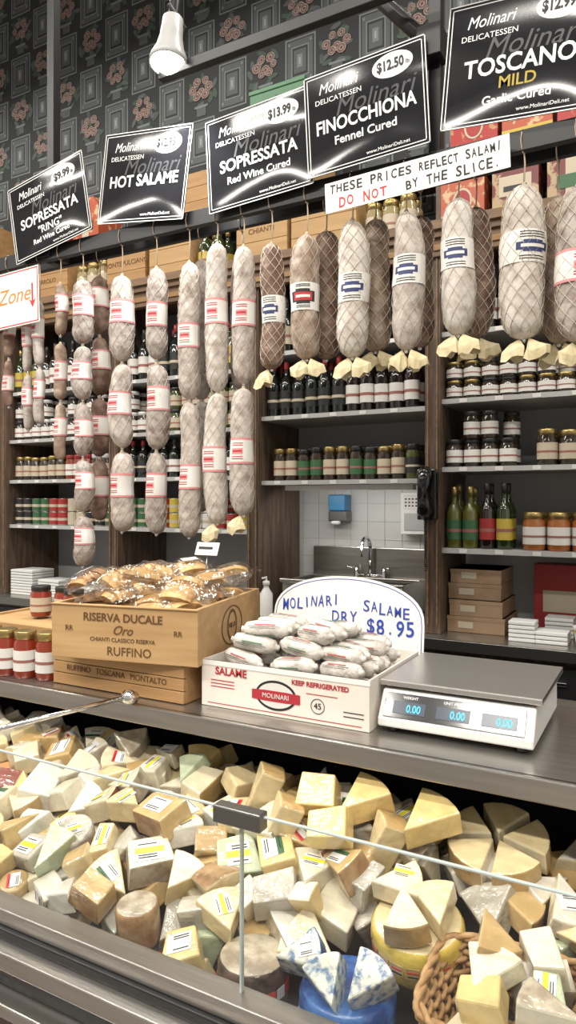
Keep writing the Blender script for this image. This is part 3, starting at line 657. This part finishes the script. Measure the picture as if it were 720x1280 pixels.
# cookies
bisc=mk('biscotti',(.52,.31,.12),.7,col2=(.66,.44,.21),ns=45,bump=.5,bs=60); choc=mk('biscotti_dark',(.30,.15,.06),.7,col2=(.46,.27,.12),ns=45,bump=.5,bs=60)
ck=empty('biscotti_bags',(0,0,0)); bm_=MB(); cb=MB(); rr=random.Random(8)
Mc=T(-1.285,1.60,CT+.1)@RZ(math.radians(11))
def pillow(mb,M,a,b,c,mat,rr,n=18,m=9):
    vs=[];fs=[]; ph=[rr.uniform(0,6) for _ in range(5)]
    for i in range(m+1):
        v=-pi/2+pi*i/m
        for k in range(n):
            t=2*pi*k/n; q=(abs(math.cos(t))**4+abs(math.sin(t))**4)**(-1/4); w_=1+.09*math.sin(3*t+ph[0]+v*2)+.07*math.sin(5*t+ph[1]-3*v)+rr.uniform(-.04,.04)
            vs.append((a*math.cos(t)*q*max(0,math.cos(v))**.7*w_,b*math.sin(t)*q*max(0,math.cos(v))**.7*w_,c*math.sin(v)*w_))
    for i in range(m):
        for k in range(n): fs.append((i*n+k,i*n+(k+1)%n,(i+1)*n+(k+1)%n,(i+1)*n+k))
    mb.add(vs,fs,mat,M,False)
    mb.add([(a*.9,-.012,0),(a*1.0,.012,0),(a*1.55,.035,.012),(a*1.5,.0,-.008),(a*1.55,-.035,.010)],[(0,1,2,3),(0,3,4)],mat,M)
for L in range(4):
    nx=[4,4,4,3][L]; ny=[4,4,3,3][L]
    for i in range(nx):
        for j in range(ny):
            x=-.15+.3*i/(nx-1)+rr.uniform(-.015,.015); y=-.16+.32*j/max(1,ny-1)+rr.uniform(-.015,.015); 
            sh=.9 if L>1 else .85; x*=sh; y*=sh
            z=.050+L*.050+rr.uniform(-.005,.016)-(.02*abs(x)/.15 if L>1 else 0)
            M=Mc@T(x,y,z)@RZ(rr.uniform(-1,1))@RX(rr.uniform(-.4,.6))@RY(rr.uniform(-.3,.3))
            m_=bisc if rr.random()<.75 else choc
            for q in range(4):
                poly=[(.047*math.cos(t),.024*math.sin(t)) for t in [pi*k/8 for k in range(9)]]
                cb.prism(poly,-.008,.008,m_,M=M@T(rr.uniform(-.006,.006),-.006,0)@T(0,(q-1.5)*.02,0)@RX(pi/2+rr.uniform(-.3,.3)+.3))
            if L>1: pillow(bm_,M,.062,.05,.033,cello,rr)
            if L==3 and (i+j)%3==0: cb.box(-.025,.025,-.018,.018,.034,.0346,l_w,M)
cb.obj('biscotti',ck,bevel=.002); bm_.obj('cellophane_bags',ck,recalc=False)
mb=MB(); mb.box(-.04,.04,-.001,.001,-.02,.02,l_w,T(-1.20,1.70,1.475)@RX(-.4)@RZ(0)); mb.box(-.03,.02,-.002,-.001,-.002,.006,ink_k,T(-1.20,1.70,1.475)@RX(-.4)); mb.tube([(-1.20,1.70,1.46),(-1.20,1.69,1.38)],.002,steel); mb.obj('price_tag',ck)
crate('wine_crate',-2.02,-1.60,1.50,1.85,CT+.001,CT+.135,wood2,None)
mb=MB()
for (x,y) in [(-1.66,1.43),(-1.735,1.425),(-1.81,1.43),(-1.885,1.425),(-1.585,1.445),(-1.96,1.43)]: jar(mb,x,y,CT+.001,.135,.034,j_red,l_w,lid_g,18,l1=.60)
mb.obj('tomato_sauce_jars')
mb=MB()
for (x,y) in [(-1.66,1.62),(-1.74,1.66),(-1.83,1.64)]: jar(mb,x,y,CT+.136,.10,.034,j_red,l_c,lid_k,18)
mb.obj('pepper_jars')
# ---------------------------------------------------------------- salame carton
e=empty('salami_carton',(-.812,1.625,CT+.001)); w,d,h=.228,.175,.115; t=.004
mb=MB(); mb.box(-w,w,-d,-d+t,0,h,carton); mb.box(-w,w,d-t,d,0,h,carton); mb.box(-w,-w+t,-d+t,d-t,0,h,carton); mb.box(w-t,w,-d+t,d-t,0,h,carton); mb.box(-w+t,w-t,-d+t,d-t,0,t,carton)
mb.box(-w-.002,w+.002,-d-.0015,-d+t,h-.012,h,paper)
mb.box(w,w+.0008,-.04,.04,.07,.09,ink_k)
mb.obj('carton_shell',e)
text('SALAME',.026,T(-.14,-d-.001,.090)@FR,redt,e,bold=.0006); text('KEEP REFRIGERATED',.016,T(.105,-d-.001,.088)@FR,redt,e,bold=.0004)
mb=MB(); n=32
mb.prism([(.056*math.cos(2*pi*k/n),.036*math.sin(2*pi*k/n)) for k in range(n)],0,.0006,ink_k,M=T(-.012,-d-.0002,.050)@FR)
mb.prism([(.050*math.cos(2*pi*k/n),.030*math.sin(2*pi*k/n)) for k in range(n)],0,.0010,l_w,M=T(-.012,-d-.0002,.050)@FR)
mb.prism([(.066,-.011),(.066,.011),(.03,.013),(-.03,.013),(-.066,.011),(-.066,-.011),(-.03,-.013),(.03,-.013)],0,.0014,redt,M=T(-.012,-d-.0002,.048)@FR)
for q,(a,b_) in enumerate([(-.20,.066),(-.20,.058),(-.20,.050),(.165,.036),(.165,.026)]): mb.box(a,a+(.07 if a<0 else .05),-d-.001,-d,b_,b_+.0018,redt if a<0 else ink_k)
mb.box(.07,.15,-d-.001,-d,.066,.0675,redt); mb.box(-.21,.21,-d-.001,-d,.008,.0095,redt)
mb.obj('carton_print',e); text('MOLINARI',.016,T(-.012,-d-.0022,.048)@FR,l_w,e); text('45',.02,T(.10,-d-.001,.04)@FR,ink_k,e)
mb=MB(); n=20; mb.add([(.10+.018*math.cos(2*pi*k/n)*f,-d-.001,.04+.018*math.sin(2*pi*k/n)*f) for f in (1,.9) for k in range(n)],[(k,(k+1)%n,n+(k+1)%n,n+k) for k in range(n)],ink_k); mb.obj('stamp',e)
chubp=mk('salami_paper_wrap',(.66,.62,.56),.5,col2=(.42,.38,.34),ns=22,lo=.42,hi=.68,bump=.8,bs=45)
pgreen=mk('wrap_print_green',(.12,.22,.15),.5); pred=mk('wrap_print_red',(.42,.12,.10),.5)
mb=MB(); rr=random.Random(9)
def chub(M,L=.15,r=.023):
    prof=[(.002,-L/2),(.008,-L/2+.003),(.007,-L/2+.008),(.013,-L/2+.012)]
    for k in range(9):
        s_=k/8; prof.append((r*(1-.22*abs(2*s_-1)**4)*(1+rr.uniform(-.04,.04)),-L/2+.016+(L-.032)*s_))
    prof+=[(.013,L/2-.012),(.007,L/2-.008),(.008,L/2-.003),(.002,L/2)]
    mb.lathe(prof,chubp,M@RY(pi/2),14)
    def arc(x0,x1,a0,a1,m,off):
        vs=[];na=4
        for x in(x0,x1):
            for k in range(na+1):
                a=a0+(a1-a0)*k/na; vs.append((x,(r+off)*math.cos(a),(r+off)*math.sin(a)))
        mb.add(vs,[(k,k+1,na+2+k,na+1+k) for k in range(na)],m,M,True)
    ph=rr.uniform(0,2)
    for q in range(5):
        c=ph+q*1.25
        arc(-.028,.028,c,c+.14,pred if q%2 else pgreen,.0014); arc(-.045,.04,c+.28,c+.33,ink_k,.0014); arc(-.04,.03,c+.45,c+.49,ink_k,.0014)
x0=-.812; y0=1.625
cols3=[-.142,0,.142]
for L in range(5):
    nr=[6,6,5,4,3][L]
    cols=[cols3,cols3,cols3,[-.125,.02,.13],[-.09,.05]][L]
    for i,cx in enumerate(cols):
        for j in range(nr):
            y=-.135+j*.27/5+.020*max(0,L-1)
            if y>.14: continue
            z=.036+L*.037+rr.uniform(-.003,.006)
            chub(T(x0+cx*.98+rr.uniform(-.008,.008),y0+y,CT+z)@RZ(rr.uniform(-.15,.15) if L<2 else rr.uniform(-.5,.4))@RY(rr.uniform(-.12,.12)),L=.138)
mb.obj('wrapped_salami_pile')
# arched card
e=empty('arched_price_card',(-.815,1.83,CT+.09),(math.radians(-6),0,0)); mb=MB()
n=22; poly=[(-.235,0),(.235,0)]+[(.235*math.cos(pi*k/n),.085+.125*math.sin(pi*k/n)**.8) for k in range(n+1)]
mb.prism(poly,-.0015,.0015,paper,M=RX(pi/2)); mb.obj('card',e); mb=MB()
pp=[(.228*math.cos(pi*k/n),-.0022,.083+.119*math.sin(pi*k/n)**.8) for k in range(n+1)]; mb.tube([(.228,-.0022,.0)]+pp+[(-.228,-.0022,0)],.0010,ink_b,4); mb.obj('card_border',e)
hand('MOLINARI',.046,-.195,.115,ink_b,e,y=-.003,sp=.0235,rise=.0035,bold=.0002); hand('DRY',.048,-.03,.092,ink_b,e,y=-.003,sp=.028,bold=.0002); hand('SALAME',.044,.065,.130,ink_b,e,y=-.003,sp=.0235,rise=-.003,bold=.0002); hand('$8.95',.056,.08,.072,ink_b,e,y=-.003,sp=.029,bold=.0008)
# ---------------------------------------------------------------- digital scale
e=empty('digital_scale',(-.405,1.47,CT+.001)); mb=MB(); w=.168
prof=[(0,.012),(.0,.03),(.038,.088),(.33,.088),(.34,.07),(.34,.012)]
mb.prism([(p[0],p[1]) for p in prof],-w,w,plastw,M=Matrix(((0,0,1,0),(1,0,0,0),(0,1,0,0),(0,0,0,1))))
for sx in(-.14,.14):
    for y in(.03,.31): mb.lathe([(.014,0),(.016,.012)],black,T(sx,y,0),12)
mb.obj('scale_body',e,bevel=.005,seg=3)
mb=MB(); mb.box(-w+.02,w-.02,.06,.3,.088,.10,black); mb.obj('platter_support',e)
plat=mk('platter_steel',(.50,.48,.45),.32,.8)
mb=MB(); mb.box(-w-.005,w+.012,.035,.355,.102,.109,plat); mb.box(-w-.005,w+.012,.033,.037,.096,.108,plat); mb.box(-w-.005,-w-.002,.035,.355,.096,.108,plat); mb.box(w+.009,w+.012,.035,.355,.096,.108,plat); mb.obj('platter',e,bevel=.002)
sl=math.atan2(.058,.038); MS=T(0,-.0007,.03)@RX(sl)
mb=MB(); mb.box(-w+.012,w-.018,.006,.062,0,.002,blackgl,MS)
for k in range(3): mb.box(-.135+k*.098,-.062+k*.098,.016,.044,.002,.003,lcd,MS)
mb.obj('display_panel',e,bevel=.001)
for k,(tt,lbl) in enumerate([('0.00','WEIGHT'),('0.00','UNIT PRICE'),('0.00','TOTAL PRICE')]):
    text(tt,.024,MS@T(-.088+k*.098,.028,.0034),digit,e,bold=.0002,fit=.032); text(lbl,.009,MS@T(-.098+k*.098,.053,.0024),white,e)
# ---------------------------------------------------------------- back-wall bay items
mb=MB() # sink
bw=.33; cx=-1.45
mb.box(cx-bw,cx+bw,3.22,3.56,1.03,1.04,steel); 
mb.box(cx-bw,cx+bw,3.20,3.215,1.03,1.20,steel); mb.box(cx-bw,cx-bw+.015,3.215,3.57,1.03,1.20,steel); mb.box(cx+bw-.015,cx+bw,3.215,3.57,1.03,1.20,steel)
mb.box(cx-bw,cx+bw,3.57,3.59,1.03,1.36,steel); mb.box(cx-bw-.01,cx+bw+.01,3.185,3.22,1.19,1.21,steel)
mb.box(cx-bw+.015,cx+bw-.015,3.52,3.57,1.18,1.20,steel)
mb.box(cx-bw+.05,cx-bw+.09,3.25,3.5,1.011,1.03,steel_d); mb.box(cx+bw-.09,cx+bw-.05,3.25,3.5,1.011,1.03,steel_d)
mb.obj('hand_sink',bevel=.004)
mb=MB(); x=cx+.03
mb.tube([(x,3.54,1.202),(x,3.54,1.36)]+[(x,3.48+.06*math.cos(a),1.36+.06*math.sin(a)) for a in [k*pi/8 for k in range(9)]]+[(x,3.42,1.32)],.010,chrome,10)
for s_ in(-1,1):
    mb.lathe([(.016,0),(.014,.04),(.006,.05)],chrome,T(x+s_*.08,3.54,1.202),12); mb.tube([(x+s_*.08,3.54,1.245),(x+s_*.12,3.50,1.255)],.006,chrome)
mb.tube([(x-.08,3.54,1.21),(x+.08,3.54,1.21)],.008,chrome); mb.obj('faucet')
bluep=mk('soap_blue',(.05,.22,.42),.25)
mb=MB(); mb.box(-1.66,-1.55,3.51,3.595,1.50,1.56,steel_d); mb.box(-1.655,-1.555,3.50,3.595,1.56,1.65,bluep); mb.box(-1.63,-1.58,3.48,3.51,1.485,1.505,plastw); mb.obj('soap_dispenser',bevel=.008)
mb=MB(); mb.box(-1.24,-1.08,3.52,3.595,1.44,1.66,plastw); mb.box(-1.225,-1.095,3.515,3.52,1.57,1.645,l_w)
for k in range(6):
    for j in range(3): mb.box(-1.215+k*.019,-1.205+k*.019,3.512,3.516,1.585+j*.018,1.593+j*.018,ink_k)
mb.box(-1.22,-1.10,3.515,3.52,1.46,1.55,shelfgrey); mb.obj('wall_intercom',bevel=.005)
mb=MB(); mb.lathe([(.03,0),(.034,.01),(.034,.12),(.015,.15),(.012,.165),(.018,.167),(.018,.185),(.005,.19),(.005,.21)],plastw,T(-1.83,3.12,1.013),14); mb.tube([(-1.83,3.12,1.217),(-1.83,3.08,1.217)],.005,plastw); mb.obj('soap_bottle')
e=empty('wall_telephone',(-.955,3.075,1.62)); mb=MB()
mb.tube([(0,-.03,.13),(0,-.052,.115),(0,-.062,.06),(0,-.062,-.0),(0,-.052,-.05),(0,-.03,-.07)],[.028,.034,.021,.021,.034,.028],blackgl,12)
mb.obj('handset',e)
mb=MB(); mb.box(-.045,.045,-.02,.017,-.09,.14,blackgl); mb.obj('base',e,bevel=.006)
mb=MB(); pts=[(.0+.008*math.cos(k*.9),-.03+.008*math.sin(k*.9),-.08-.0012*k) for k in range(200)]; mb.tube(pts,.0022,blackgl,5); mb.obj('cord',e)
mb=MB()
for (x0,x1,y0,y1,z0,z1,m) in [(-.90,-.64,3.2,3.5,1.011,1.085,cardboard),(-.89,-.65,3.2,3.5,1.086,1.16,cardboard),(-.90,-.66,3.22,3.5,1.161,1.235,cardboard),(-.89,-.66,3.22,3.5,1.236,1.30,cardboard)]:
    mb.box(x0,x1,y0,y1,z0,z1,m); mb.box(x0-.002,x1+.002,y0-.002,y1,z1-.018,z1,cardboard); mb.box(x0+.05,x0+.12,y0-.003,y0,z0+.02,z0+.05,l_c)
mb.obj('cardboard_boxes',bevel=.002)
foamw=mk('foam_white',(.70,.70,.68),.6)
def stacks(name,items):
    mb=MB()
    for (x,y,w,n) in items:
        for k in range(n): mb.box(x-w,x+w,y-w*.9,y+w*.9,1.011+k*.018,1.011+k*.018+.015,foamw)
    mb.obj(name,bevel=.003)
stacks('takeout_containers',[(-.55,3.15,.055,5),(-.43,3.16,.065,3),(-.42,3.32,.06,5)])
stacks('takeout_containers',[(-3.65,3.2,.10,9),(-3.42,3.2,.09,6),(-3.1,3.25,.1,4),(-2.3,3.2,.1,6)])
mb=MB(); mb.lathe([(.045,0,l_w),(.055,.06,l_y),(.058,.075,l_w),(.060,.078,plastw),(.060,.086,plastw)],l_w,T(-.285,3.10,1.012),20); mb.obj('deli_tub')
mb=MB()
for (x0,x1,z1,m) in [(-.55,-.30,1.20,l_r),(-.29,-.05,1.17,giftr)]: mb.box(x0,x1,3.42,3.54,1.011,z1+.12,m); mb.box(x0+.04,x1-.04,3.417,3.42,1.1,1.2,l_c)
mb.obj('red_gift_boxes',bevel=.003)
# ---------------------------------------------------------------- lights
def arealight(x,y,z,sx,sy,en):
    e=empty('ceiling_light',(x,y,z)); mb=MB(); mb.box(-sx/2-.03,sx/2+.03,-sy/2-.03,sy/2+.03,.02,.08,plastw)
    for q in (-.5,.5): mb.tube([(q,0,.08),(q,0,5.6-z)],.005,steel)
    mb.obj('housing',e)
    l=bpy.data.lights.new('tube','AREA'); l.shape='RECTANGLE'; l.size=sx; l.size_y=sy; l.energy=en; l.color=(1,.95,.87)
    o=bpy.data.objects.new('tube_light',l); bpy.context.collection.objects.link(o); o.parent=e
for x in (-4.6,-2.7,-.8,1.1):
    arealight(x,.2,4.7,1.3,.3,58); arealight(x,2.5,4.7,1.3,.25,34)
for x in (-4.6,-2.7,-.8,1.1): arealight(x,-1.3,4.4,1.3,.2,85)
# added fill light, housing included, to brighten the wall behind the sink
e=empty('added_sink_fill',(-1.42,3.24,1.69)); mb=MB(); mb.box(-.35,.35,-.025,.025,-.02,.006,plastw); mb.obj('housing',e)
l=bpy.data.lights.new('sink_fill','AREA'); l.shape='RECTANGLE'; l.size=.68; l.size_y=.04; l.energy=3.2; l.color=(1,.97,.92); o=bpy.data.objects.new('sink_fill_light',l); bpy.context.collection.objects.link(o); o.parent=e; o.location=(0,0,-.022); o.rotation_euler=(math.radians(25),0,0)
w=bpy.data.worlds.new('w'); bpy.context.scene.world=w; w.use_nodes=True; w.node_tree.nodes['Background'].inputs[0].default_value=(1,.96,.91,1); w.node_tree.nodes['Background'].inputs[1].default_value=.55
sc=bpy.context.scene
sc.view_settings.view_transform='Standard'
sc.view_settings.exposure=-.15
cam=bpy.data.cameras.new('camera'); co=bpy.data.objects.new('camera',cam); bpy.context.collection.objects.link(co)
cam.sensor_fit='VERTICAL'; cam.sensor_height=24; cam.lens=870/1280*24; cam.shift_y=-15/1280; cam.clip_start=.02
co.location=(0,0,1.62); co.rotation_euler=(pi/2,0,math.radians(28.6)); sc.camera=co
